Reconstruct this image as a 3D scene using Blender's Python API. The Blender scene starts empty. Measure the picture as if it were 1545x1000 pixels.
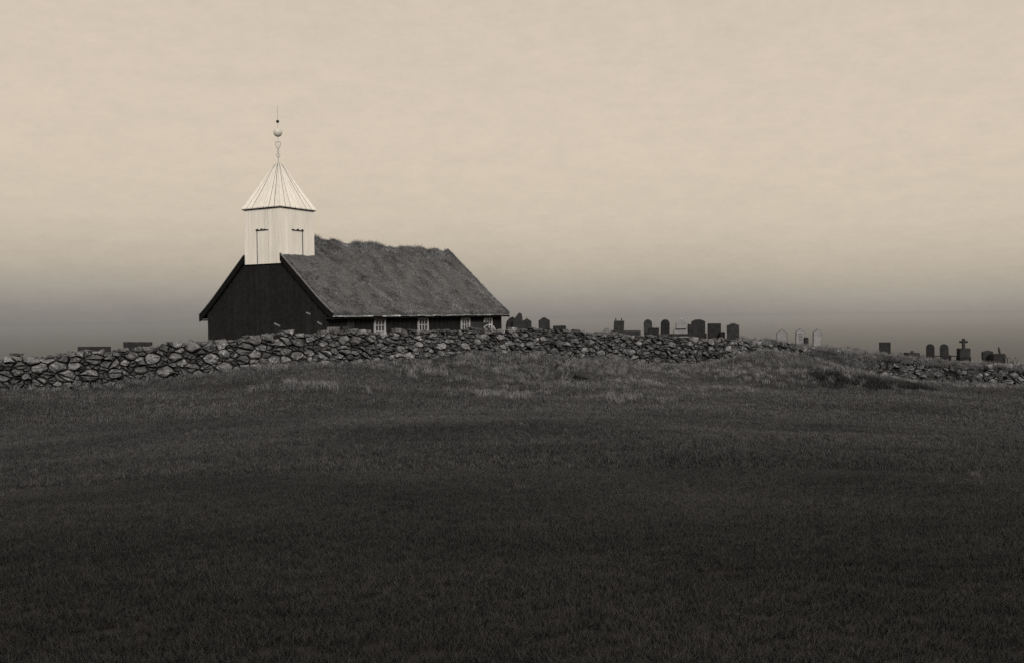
import bpy, bmesh, math, random
import numpy as np
from mathutils import Vector, Matrix

random.seed(11)
rng = np.random.default_rng(11)
SC = bpy.context.scene
COL = SC.collection
R = math.radians

# ---------------------------------------------------------------- camera
EYE = Vector((0.0, 0.0, 1.65))
FPX, CX, CY = 1449.6, 772.5, 500.0
PITCH, ROLL = -0.0161, -0.0135
_c, _s = math.cos(PITCH), math.sin(PITCH)
FWD = Vector((0, _c, _s)); UP0 = Vector((0, -_s, _c)); RT0 = Vector((1, 0, 0))
_c, _s = math.cos(ROLL), math.sin(ROLL)
RT = RT0 * _c + UP0 * _s
UP = UP0 * _c - RT0 * _s
cam_d = bpy.data.cameras.new('camera')
cam = bpy.data.objects.new('camera', cam_d)
COL.objects.link(cam)
cam_d.sensor_width = 36.0
cam_d.lens = FPX * 36.0 / 1545.0
cam_d.clip_start = 0.05
cam_d.clip_end = 60000
cam.matrix_world = Matrix(((RT.x, UP.x, -FWD.x, EYE.x), (RT.y, UP.y, -FWD.y, EYE.y),
                           (RT.z, UP.z, -FWD.z, EYE.z), (0, 0, 0, 1)))
SC.camera = cam

# ---------------------------------------------------------------- light
SUN_EL, SUN_AZ = R(27), R(165)          # azimuth measured from +Y towards +X: behind the camera
sun_dir = Vector((math.cos(SUN_EL) * math.sin(SUN_AZ), math.cos(SUN_EL) * math.cos(SUN_AZ), math.sin(SUN_EL)))
world = bpy.data.worlds.new('World')
SC.world = world
world.use_nodes = True
nt = world.node_tree
nt.nodes.clear()
def N(t, typ, **kw):
    n = t.nodes.new(typ)
    for k, v in kw.items():
        setattr(n, k, v)
    return n
def math_node(t, op, a, b=None, clamp=False):
    n = N(t, 'ShaderNodeMath', operation=op, use_clamp=clamp)
    for i, v in enumerate((a, b)):
        if v is None: continue
        if isinstance(v, (int, float)): n.inputs[i].default_value = v
        else: t.links.new(v, n.inputs[i])
    return n.outputs[0]
L = nt.links.new
tc = N(nt, 'ShaderNodeTexCoord')
sep = N(nt, 'ShaderNodeSeparateXYZ'); L(tc.outputs['Generated'], sep.inputs[0])
el = math_node(nt, 'ARCSINE', sep.outputs['Z'])
# uneven upper edge of the low cloud bank
mp = N(nt, 'ShaderNodeMapping'); mp.inputs['Scale'].default_value = (1.5, 1.5, 1.2); mp.inputs['Location'].default_value = (3.1, 0.4, 0.2)
L(tc.outputs['Generated'], mp.inputs[0])
nz = N(nt, 'ShaderNodeTexNoise'); nz.inputs['Scale'].default_value = 1.3; nz.inputs['Detail'].default_value = 3.0
L(mp.outputs[0], nz.inputs['Vector'])
shift = math_node(nt, 'MULTIPLY', math_node(nt, 'SUBTRACT', nz.outputs['Fac'], 0.5), 0.045)
shift = math_node(nt, 'ADD', shift, math_node(nt, 'MULTIPLY', sep.outputs['X'], 0.028))   # the bank is thicker to the west
e2 = math_node(nt, 'ADD', el, shift)
e3 = math_node(nt, 'DIVIDE', math_node(nt, 'ADD', e2, 0.060), 0.45, clamp=True)
ramp = N(nt, 'ShaderNodeValToRGB'); L(e3, ramp.inputs[0])
cr = ramp.color_ramp
cr.interpolation = 'B_SPLINE'
stops = [(0.0, (0.165, 0.158, 0.148)), (0.075, (0.200, 0.190, 0.176)), (0.135, (0.285, 0.266, 0.239)), (0.180, (0.400, 0.362, 0.309)), (0.24, (0.530, 0.464, 0.372)),
         (0.34, (0.665, 0.573, 0.454)), (0.56, (0.730, 0.628, 0.505)), (1.0, (0.660, 0.567, 0.455))]
while len(cr.elements) < len(stops): cr.elements.new(0.5)
for e_, (p_, c_) in zip(cr.elements, stops):
    e_.position = p_; e_.color = (*c_, 1)
# fine fleecy streaks of the cloud deck
dz = math_node(nt, 'ADD', math_node(nt, 'ABSOLUTE', sep.outputs['Z']), 0.06)
cmb = N(nt, 'ShaderNodeCombineXYZ')
L(math_node(nt, 'DIVIDE', sep.outputs['X'], dz), cmb.inputs[0])
L(math_node(nt, 'DIVIDE', sep.outputs['Y'], dz), cmb.inputs[1])
n2 = N(nt, 'ShaderNodeTexNoise'); n2.inputs['Scale'].default_value = 2.6; n2.inputs['Detail'].default_value = 9.0; n2.inputs['Roughness'].default_value = 0.72
L(cmb.outputs[0], n2.inputs['Vector'])
n3 = N(nt, 'ShaderNodeTexNoise'); n3.inputs['Scale'].default_value = 34.0; n3.inputs['Detail'].default_value = 8.0; n3.inputs['Roughness'].default_value = 0.85
mp3 = N(nt, 'ShaderNodeMapping'); mp3.inputs['Scale'].default_value = (1.0, 1.0, 2.2); L(tc.outputs['Generated'], mp3.inputs[0]); L(mp3.outputs[0], n3.inputs['Vector'])
mod = math_node(nt, 'ADD', math_node(nt, 'MULTIPLY', n2.outputs['Fac'], 0.12), 0.94 - 0.13)
mod = math_node(nt, 'ADD', mod, math_node(nt, 'MULTIPLY', n3.outputs['Fac'], 0.26))
vm = N(nt, 'ShaderNodeVectorMath', operation='SCALE'); L(ramp.outputs[0], vm.inputs[0]); L(mod, vm.inputs['Scale'])
sky = N(nt, 'ShaderNodeTexSky', sky_type='NISHITA', sun_disc=False)
sky.sun_elevation = SUN_EL
sky.sun_rotation = SUN_AZ
sky.air_density = 2.0; sky.dust_density = 4.0
bw = N(nt, 'ShaderNodeRGBToBW'); L(sky.outputs[0], bw.inputs[0])
tint = N(nt, 'ShaderNodeVectorMath', operation='SCALE'); tint.inputs[0].default_value = (1.12, 0.98, 0.78); L(bw.outputs[0], tint.inputs['Scale'])
bg1 = N(nt, 'ShaderNodeBackground'); L(vm.outputs[0], bg1.inputs[0]); bg1.inputs[1].default_value = 0.97
bg2 = N(nt, 'ShaderNodeBackground'); L(tint.outputs[0], bg2.inputs[0]); bg2.inputs[1].default_value = 0.05
mixb = N(nt, 'ShaderNodeMixShader'); mixb.inputs[0].default_value = 0.06
L(bg1.outputs[0], mixb.inputs[1]); L(bg2.outputs[0], mixb.inputs[2])
wo = N(nt, 'ShaderNodeOutputWorld'); L(mixb.outputs[0], wo.inputs['Surface'])

sun_d = bpy.data.lights.new('sun', 'SUN')
sun_d.energy = 2.3
sun_d.angle = R(22)
sun_d.color = (1.0, 0.92, 0.81)
sun = bpy.data.objects.new('sun', sun_d); COL.objects.link(sun)
sun.rotation_euler = sun_dir.to_track_quat('Z', 'Y').to_euler()
sun.location = sun_dir * 60

SC.view_settings.view_transform = 'Standard'
SC.view_settings.look = 'None'
SC.view_settings.exposure = 0.0
SC.view_settings.gamma = 1.0
SC.view_settings.use_curve_mapping = False
SC.cycles.use_denoising = False
SC.cycles.max_bounces = 5

# ---------------------------------------------------------------- helpers
def ray(px, py):
    return FWD + RT * ((px - CX) / FPX) - UP * ((py - CY) / FPX)
def at(px, py, Y):
    d = ray(px, py)
    return EYE + d * (Y / d.y)

def tag(o, label=None, cat=None, group=None, kind=None):
    if label: o['label'] = label
    if cat: o['category'] = cat
    if group: o['group'] = group
    if kind: o['kind'] = kind
    return o
def empty(name, loc=(0, 0, 0), rz=0.0):
    o = bpy.data.objects.new(name, None); COL.objects.link(o)
    o.location = loc; o.rotation_euler = (0, 0, rz)
    o.empty_display_size = 0.2
    return o
def mesh_obj(name, verts, faces, mat, parent=None, loc=(0, 0, 0), smooth=False):
    me = bpy.data.meshes.new(name)
    me.from_pydata([tuple(v) for v in verts], [], faces)
    me.materials.append(mat)
    if smooth: me.shade_smooth()
    o = bpy.data.objects.new(name, me); COL.objects.link(o)
    o.location = loc
    if parent is not None: o.parent = parent
    return o

class MB:
    """collects vertices and faces of one mesh"""
    def __init__(s): s.v = []; s.f = []
    def add(s, v, f):
        b = len(s.v); s.v += [Vector(q) for q in v]; s.f += [tuple(b + i for i in q) for q in f]; return s
    def box(s, x0, x1, y0, y1, z0, z1, M=None):
        v = [Vector((x, y, z)) for z in (z0, z1) for y in (y0, y1) for x in (x0, x1)]
        if M is not None: v = [M @ q for q in v]
        return s.add(v, [(0, 2, 3, 1), (4, 5, 7, 6), (0, 1, 5, 4), (2, 6, 7, 3), (0, 4, 6, 2), (1, 3, 7, 5)])
    def prism(s, pts, y0, y1):
        """outline in xz, extruded along y"""
        n = len(pts)
        v = [(p[0], y0, p[1]) for p in pts] + [(p[0], y1, p[1]) for p in pts]
        f = [tuple(range(n)), tuple(range(2 * n - 1, n - 1, -1))]
        f += [((i + 1) % n, i, n + i, n + (i + 1) % n) for i in range(n)]
        return s.add(v, f)
    def lathe(s, prof, n=14, c=(0, 0, 0)):
        v = []; f = []
        for r, z in prof:
            for k in range(n):
                a = 2 * math.pi * k / n
                v.append((c[0] + r * math.cos(a), c[1] + r * math.sin(a), c[2] + z))
        for i in range(len(prof) - 1):
            for k in range(n):
                f.append((i * n + k, i * n + (k + 1) % n, (i + 1) * n + (k + 1) % n, (i + 1) * n + k))
        f.append(tuple(range(n - 1, -1, -1))); f.append(tuple((len(prof) - 1) * n + k for k in range(n)))
        return s.add(v, f)
    def tube(s, pts, r, n=7):
        pts = [Vector(p) for p in pts]; v = []; f = []
        for i, p in enumerate(pts):
            d = (pts[min(i + 1, len(pts) - 1)] - pts[max(i - 1, 0)]).normalized()
            a = d.orthogonal().normalized() if abs(d.y) > 0.9 else d.cross(Vector((0, 1, 0))).normalized()
            b = d.cross(a)
            for k in range(n):
                t = 2 * math.pi * k / n
                v.append(p + (a * math.cos(t) + b * math.sin(t)) * (r if not isinstance(r, (list, tuple)) else r[i]))
        for i in range(len(pts) - 1):
            for k in range(n):
                f.append((i * n + k, i * n + (k + 1) % n, (i + 1) * n + (k + 1) % n, (i + 1) * n + k))
        f.append(tuple(range(n - 1, -1, -1))); f.append(tuple((len(pts) - 1) * n + k for k in range(n)))
        return s.add(v, f)
    def build(s, name, mat, parent=None, loc=(0, 0, 0), bevel=0.0, smooth=False):
        o = mesh_obj(name, s.v, s.f, mat, parent, loc, smooth)
        bm = bmesh.new(); bm.from_mesh(o.data)
        bmesh.ops.recalc_face_normals(bm, faces=bm.faces)
        if bevel:
            bmesh.ops.bevel(bm, geom=[e for e in bm.edges if e.calc_face_angle(0) > 0.5], offset=bevel, segments=1, affect='EDGES', clamp_overlap=True)
        bm.to_mesh(o.data); bm.free()
        return o

# ---------------------------------------------------------------- materials
TINT = (0.935, 0.977, 1.075)
def grey(v): return tuple(v * t for t in TINT) + (1.0,)
def material(name, v0, v1, scale=4.0, detail=6.0, rough=0.85, spec=0.2, bump=0.0, bump_scale=30.0, obj_rand=0.0,
             island=0.0, stretch=(1, 1, 1), spots=None, tinted=True, bump_dist=0.02, coords='Object'):
    m = bpy.data.materials.new(name); m.use_nodes = True
    t = m.node_tree; t.nodes.clear(); K = t.links.new
    tcn = N(t, 'ShaderNodeTexCoord')
    mpn = N(t, 'ShaderNodeMapping'); mpn.inputs['Scale'].default_value = stretch
    if coords == 'World':
        K(N(t, 'ShaderNodeNewGeometry').outputs['Position'], mpn.inputs[0])
    else:
        K(tcn.outputs[coords], mpn.inputs[0])
    vec = mpn.outputs[0]
    oi = N(t, 'ShaderNodeObjectInfo')
    if obj_rand or island:
        av = N(t, 'ShaderNodeVectorMath', operation='ADD'); K(vec, av.inputs[0])
        sv = N(t, 'ShaderNodeMath', operation='MULTIPLY'); K(oi.outputs['Random'], sv.inputs[0]); sv.inputs[1].default_value = 37.0
        if coords != 'World':
            K(sv.outputs[0], av.inputs[1]); vec = av.outputs[0]
    nn = N(t, 'ShaderNodeTexNoise'); nn.inputs['Scale'].default_value = scale; nn.inputs['Detail'].default_value = detail; nn.inputs['Roughness'].default_value = 0.62
    K(vec, nn.inputs['Vector'])
    rp = N(t, 'ShaderNodeValToRGB'); K(nn.outputs['Fac'], rp.inputs[0])
    g0, g1 = (grey(v0), grey(v1)) if tinted else ((*[v0 * k for k in (1.0, 0.985, 0.95)], 1), (*[v1 * k for k in (1.0, 0.985, 0.95)], 1))
    rp.color_ramp.elements[0].position = 0.32; rp.color_ramp.elements[0].color = g0
    rp.color_ramp.elements[1].position = 0.68; rp.color_ramp.elements[1].color = g1
    col = rp.outputs[0]
    if spots:
        sn = N(t, 'ShaderNodeTexNoise'); sn.inputs['Scale'].default_value = spots[0]; sn.inputs['Detail'].default_value = 3
        K(vec, sn.inputs['Vector'])
        sr = N(t, 'ShaderNodeValToRGB'); K(sn.outputs['Fac'], sr.inputs[0])
        sr.color_ramp.elements[0].position = spots[1]; sr.color_ramp.elements[1].position = spots[1] + 0.08
        mx = N(t, 'ShaderNodeMix', data_type='RGBA'); K(sr.outputs[0], mx.inputs['Factor']); K(col, mx.inputs['A']); mx.inputs['B'].default_value = grey(spots[2])
        col = mx.outputs['Result']
    if obj_rand or island:
        f = None
        if obj_rand:
            f = math_node(t, 'ADD', math_node(t, 'MULTIPLY', oi.outputs['Random'], 2 * obj_rand), 1 - obj_rand)
        if island:
            ge = N(t, 'ShaderNodeNewGeometry')
            fi = math_node(t, 'ADD', math_node(t, 'MULTIPLY', ge.outputs['Random Per Island'], 2 * island), 1 - island)
            f = fi if f is None else math_node(t, 'MULTIPLY', f, fi)
        vs = N(t, 'ShaderNodeVectorMath', operation='SCALE'); K(col, vs.inputs[0]); K(f, vs.inputs['Scale'])
        col = vs.outputs[0]
    b = N(t, 'ShaderNodeBsdfPrincipled')
    K(col, b.inputs['Base Color']); b.inputs['Roughness'].default_value = rough; b.inputs['Specular IOR Level'].default_value = spec
    if bump:
        bn = N(t, 'ShaderNodeTexNoise'); bn.inputs['Scale'].default_value = bump_scale; bn.inputs['Detail'].default_value = 5
        K(vec, bn.inputs['Vector'])
        bp = N(t, 'ShaderNodeBump'); bp.inputs['Strength'].default_value = bump; bp.inputs['Distance'].default_value = bump_dist
        K(bn.outputs['Fac'], bp.inputs['Height']); K(bp.outputs[0], b.inputs['Normal'])
    o = N(t, 'ShaderNodeOutputMaterial'); K(b.outputs[0], o.inputs['Surface'])
    return m

M_GROUND = material('moss_soil', 0.018, 0.040, scale=0.6, bump=0.6, bump_scale=14, coords='World')
M_GRASS = material('pasture_grass', 0.060, 0.120, scale=0.30, detail=8, stretch=(0.55, 1.0, 1.0), coords='World', obj_rand=0.25, island=0.25, spec=0.12)
M_ROUGH = material('rough_grass', 0.135, 0.255, scale=0.7, detail=6, coords='World', obj_rand=0.3, island=0.25, spec=0.12)
M_RUSH = material('dark_rush', 0.022, 0.045, scale=1.0, coords='World', obj_rand=0.3, island=0.2, spec=0.1)
M_TURFG = material('roof_turf_grass', 0.070, 0.33, scale=1.1, detail=7, coords='World', obj_rand=0.35, island=0.25, spec=0.12)
M_TURF = material('roof_turf', 0.06, 0.12, scale=1.5, bump=0.8, bump_scale=10)
M_STONE = material('field_stone', 0.050, 0.225, scale=6, detail=9, bump=1.0, bump_scale=13, obj_rand=0.5, island=0.45, spots=(10, 0.59, 0.32), bump_dist=0.06)
M_CORE = material('gap_shade', 0.012, 0.03, scale=8, bump=1.0, bump_scale=12)  # near-black fill, paints the shade in the gaps between stones
M_TAR = material('tarred_boards', 0.012, 0.023, scale=5, rough=0.8, spec=0.1, island=0.12, bump=0.3)
M_TARV = material('tarred_verge', 0.006, 0.012, scale=5, rough=0.85, spec=0.08)
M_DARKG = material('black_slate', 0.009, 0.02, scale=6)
M_VERGE = material('pale_edge', 0.10, 0.20, scale=6, obj_rand=0.2)
M_EAVE = material('pale_eave', 0.05, 0.50, scale=4, detail=9, obj_rand=0.65)
M_WHITE = material('white_paint', 0.71, 0.88, scale=5, detail=8, stretch=(1.6, 1.6, 0.16), rough=0.65, obj_rand=0.06, tinted=False)
M_GAP = material('shadow_gap_boards', 0.05, 0.09, scale=3)
M_FRAME = material('window_paint', 0.36, 0.54, scale=9)
M_GLASS = material('window_glass', 0.02, 0.04, scale=2, rough=0.15, spec=0.5)
M_BALL = material('finial_metal', 0.55, 0.65, scale=5, rough=0.4, spec=0.4, tinted=False)
M_IRON = material('dark_iron', 0.02, 0.04, scale=9, rough=0.6)
M_GREYIRON = material('grey_ironwork', 0.34, 0.44, scale=9)  # pale grey of the finial rod and loops
M_GRAVE = material('dark_gravestone', 0.015, 0.034, scale=5, detail=8, bump=0.4, bump_scale=25, obj_rand=0.4, spots=(14, 0.66, 0.06))
M_PALEG = material('pale_marble', 0.18, 0.28, scale=7, detail=8, bump=0.2)
M_CAP = material('pale_cap', 0.12, 0.22, scale=9)
M_ROCK = material('dark_rock', 0.020, 0.05, scale=6, bump=0.8, bump_scale=12)

# ---------------------------------------------------------------- terrain
# wall line: pixel x, distance, pixel y of top, pixel y of foot
WALLPTS = [(-110, 29.0, 549, 597), (0, 30.0, 541, 590), (120, 31.2, 530, 584), (220, 32.2, 522, 576), (310, 33.0, 514, 568), (400, 33.7, 507, 560), (480, 34.6, 500, 554),
           (560, 36.0, 500, 547), (650, 38.2, 497.5, 541), (730, 40.0, 497, 539), (800, 41.6, 495, 538), (880, 43.2, 499, 542), (960, 44.6, 506, 547), (1040, 45.6, 509, 554),
           (1110, 46.6, 512, 556), (1170, 48.0, 514, 552), (1240, 49.5, 525, 556), (1310, 50.0, 532, 566), (1400, 49.6, 543, 577), (1470, 49.2, 548, 581), (1550, 48.8, 552, 583), (1660, 48.4, 560, 590)]
ctl = []
def C(x, y, z, w=1): ctl.append((x, y, z))
for (px, Y, yt, yb) in WALLPTS:
    p = at(px, yb, Y - 0.1); C(p.x, p.y - 0.3, p.z)
    q = at(px, yb, Y + 2.2); C(q.x, Y + 2.6, p.z + 0.35)
for x in (-9, -4, 0, 4, 9):
    for y in (-2, 2, 6): C(x, y, 0.0 - 0.006 * y)
for px in (-200, 200, 772, 1300, 1750):
    for y in (12, 20):
        t = (px - 772) / 772
        C((px - CX) / FPX * y, y, -0.10 - (0.028 if y > 15 else 0.016) * y * (0.9 + 0.9 * abs(t) ** 1.5))
# churchyard floor
for (px, py, Y) in ((60, 552, 44), (300, 528, 46), (480, 520, 46), (640, 520, 56), (800, 512, 56), (950, 514, 58), (1080, 515, 60), (1200, 520, 59),
                    (1330, 535, 58), (1420, 541, 58), (1500, 552, 57), (1620, 566, 57)):
    p = at(px, py, Y); C(p.x, p.y, p.z)
for x in (-45, -15, 15, 45): C(x, 80, -7.0)
# grassy bank in front of the wall (right) and hummock below the church
for (px, py, Y) in ((1150, 545, 45.5), (1200, 553, 45.5), (840, 556, 40.0), (780, 552, 39.5), (700, 555, 37.5), (590, 568, 33.5)):
    p = at(px, py, Y); C(p.x, p.y, p.z)
ctl = np.array(ctl)
def tps_fit(P, z, lam=0.02):
    n = len(P); d = np.linalg.norm(P[:, None] - P[None], axis=2)
    K = np.where(d > 0, d * d * np.log(d + 1e-12), 0) + lam * n * np.eye(n)
    A = np.zeros((n + 3, n + 3)); A[:n, :n] = K; A[:n, n:] = np.c_[np.ones(n), P]; A[n:, :n] = A[:n, n:].T
    return np.linalg.solve(A, np.r_[z, 0, 0, 0])
_w = tps_fit(ctl[:, :2], ctl[:, 2])
def smooth(a, b, x):
    t = np.clip((x - a) / (b - a), 0, 1); return t * t * (3 - 2 * t)
_wv = [(rng.uniform(0.25, 1.6), rng.uniform(0, 6.28), rng.uniform(0, 6.28)) for _ in range(26)]
MOUNDS = [(12.2, 44.6, 0.42, 1.7), (14.6, 45.6, 0.15, 1.3), (0.2, 33.6, 0.24, 0.8), (-2.6, 34.4, 0.2, 0.7), (2.6, 34.2, 0.22, 0.9), (5.0, 36.6, 0.18, 0.8), (11.6, 40.2, 0.35, 1.2), (13.8, 39.0, 0.22, 0.8), (-6.4, 29.6, 0.16, 0.7),
          (8.4, 36.2, 0.15, 0.7), (-0.8, 30.4, 0.12, 0.7), (3.4, 30.8, 0.12, 0.8)]
def hfun(x, y):
    x = np.asarray(x, float); y = np.asarray(y, float)
    xc = np.clip(x, -48, 48); yc = np.clip(y, -3, 82)
    Q = np.stack([xc.ravel(), yc.ravel()], 1)
    d = np.sqrt(((Q[:, None] - ctl[None, :, :2]) ** 2).sum(2))
    z = (np.where(d > 0, d * d * np.log(d + 1e-12), 0) @ _w[:len(ctl)] + _w[len(ctl)] + Q @ _w[len(ctl) + 1:]).reshape(x.shape)
    # gentle unevenness of the pasture
    b = np.zeros_like(x)
    for k, (fr, an, ph) in enumerate(_wv):
        b += np.sin((x * math.cos(an) * 0.7 + y * math.sin(an)) * fr * 2.2 + ph) / fr
    z = z + b * 0.0055 * smooth(2, 14, y) * (0.6 + 1.3 * smooth(24, 36, y))
    z = z + 0.015 * smooth(9, 18, y) * (np.sin(y * 2.1 + np.sin(x * 0.21 + 1) * 2.2 + x * 0.05) + 0.7 * np.sin(y * 4.7 + np.sin(x * 0.33) * 3.1)) * (0.5 + 0.5 * np.sin(x * 0.17 + y * 0.3))
    for (mx_, my_, ma_, mr_) in MOUNDS:
        z = z + ma_ * np.exp(-(((x - mx_) / (mr_ * 1.6)) ** 2 + ((y - my_) / mr_) ** 2))
    # land drops to the shore beyond the churchyard
    far = np.maximum(y - 72, 0)
    z = z - far * 0.32
    z = z - np.maximum(np.abs(x) - 48, 0) * 0.10
    # unseen hillside added behind the photographer to shade the near field
    back = np.maximum(-y - 2.0, 0)
    shade_hill = np.where(back < 17, back * 1.06 * smooth(0, 5, back), 17 * 1.06 + (back - 17) * 0.25)
    return np.maximum(z + shade_hill, -60)

def axis(a, b, marks):
    out = [a]
    while out[-1] < b:
        p = out[-1]; step = 30.0
        for lo, hi, st in marks:
            if lo <= p < hi: step = st
        out.append(p + step)
    return np.array(out)
gx = axis(-300, 300, [(-300, -60, 24), (-60, -26, 2.0), (-26, 26, 0.4), (26, 60, 2.0), (60, 300, 24)])
gy = axis(-120, 220, [(-120, -22, 14), (-22, 3, 1.0), (3, 30, 0.4), (30, 62, 0.35), (62, 90, 2.0), (90, 220, 13)])
XX, YY = np.meshgrid(gx, gy)
ZZ = np.zeros_like(XX)
for i in range(0, len(gy), 20): ZZ[i:i + 20] = hfun(XX[i:i + 20], YY[i:i + 20])
nx, ny = len(gx), len(gy)
gv = np.stack([XX.ravel(), YY.ravel(), ZZ.ravel()], 1)
idx = np.arange(nx * ny).reshape(ny, nx)
gf = np.stack([idx[:-1, :-1].ravel(), idx[:-1, 1:].ravel(), idx[1:, 1:].ravel(), idx[1:, :-1].ravel()], 1)
ground = mesh_obj('ground', gv.tolist(), gf.tolist(), M_GROUND, smooth=True)
tag(ground, kind='structure')

# ---------------------------------------------------------------- sea
def sea_material():
    m = bpy.data.materials.new('grey_sea'); m.use_nodes = True
    t = m.node_tree; b = t.nodes['Principled BSDF']
    b.inputs['Base Color'].default_value = (0.085, 0.093, 0.103, 1); b.inputs['Roughness'].default_value = 0.04
    b.inputs['IOR'].default_value = 1.004; b.inputs['Specular IOR Level'].default_value = 0.5
    g = N(t, 'ShaderNodeNewGeometry'); mpn = N(t, 'ShaderNodeMapping'); mpn.inputs['Scale'].default_value = (0.004, 0.02, 1)
    t.links.new(g.outputs['Position'], mpn.inputs[0])
    n = N(t, 'ShaderNodeTexNoise'); n.inputs['Scale'].default_value = 1.0; n.inputs['Detail'].default_value = 8
    t.links.new(mpn.outputs[0], n.inputs['Vector'])
    bp = N(t, 'ShaderNodeBump'); bp.inputs['Strength'].default_value = 0.04; bp.inputs['Distance'].default_value = 1.0
    t.links.new(n.outputs['Fac'], bp.inputs['Height']); t.links.new(bp.outputs[0], b.inputs['Normal'])
    return m
SEA_Z = -22.0
sv = []; sf = []
radii = [40, 120, 300, 700, 1600, 4000, 10000, 24000]
for r_ in radii:
    for k in range(64):
        a = 2 * math.pi * k / 64
        sv.append((r_ * math.cos(a), 60 + r_ * math.sin(a), SEA_Z))
for i in range(len(radii) - 1):
    for k in range(64):
        sf.append((i * 64 + k, (i + 1) * 64 + k, (i + 1) * 64 + (k + 1) % 64, i * 64 + (k + 1) % 64))
sf.append(tuple(range(64)))
sea = mesh_obj('sea', sv, sf, sea_material())
tag(sea, kind='structure')

# ---------------------------------------------------------------- dry stone wall
def path_from(pts):
    P = []
    for (px, Y, yt, yb) in pts:
        b = at(px, yb, Y); t_ = at(px, yt, Y)
        P.append((b.x, b.y, b.z, t_.z))
    P = np.array(P)
    s = np.r_[0, np.cumsum(np.hypot(np.diff(P[:, 0]), np.diff(P[:, 1])))]
    return s, P
def clip_poly(poly, n, d):
    out = []
    m = len(poly)
    for i in range(m):
        a, b = poly[i], poly[(i + 1) % m]
        da, db = a @ n - d, b @ n - d
        if da <= 0: out.append(a)
        if (da < 0) != (db < 0) and abs(da - db) > 1e-12: out.append(a + (b - a) * (da / (da - db)))
    return out
def hull_stone(sx, sy, sz, n=20):
    bm = bmesh.new()
    for _ in range(n):
        v = Vector((random.gauss(0, 1), random.gauss(0, 1), random.gauss(0, 1))).normalized()
        m_ = max(abs(v.x), abs(v.y), abs(v.z)) ** 0.45
        v = v / m_ * random.uniform(0.86, 1.0)
        bm.verts.new((v.x * sx, v.y * sy, v.z * sz))
    r = bmesh.ops.convex_hull(bm, input=bm.verts)
    bmesh.ops.delete(bm, geom=[g for g in r['geom_interior'] if isinstance(g, bmesh.types.BMVert)], context='VERTS')
    bm.verts.index_update()
    vs = [v.co.copy() for v in bm.verts]; fs = [tuple(v.index for v in f.verts) for f in bm.faces]
    bm.free(); return vs, fs

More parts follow.
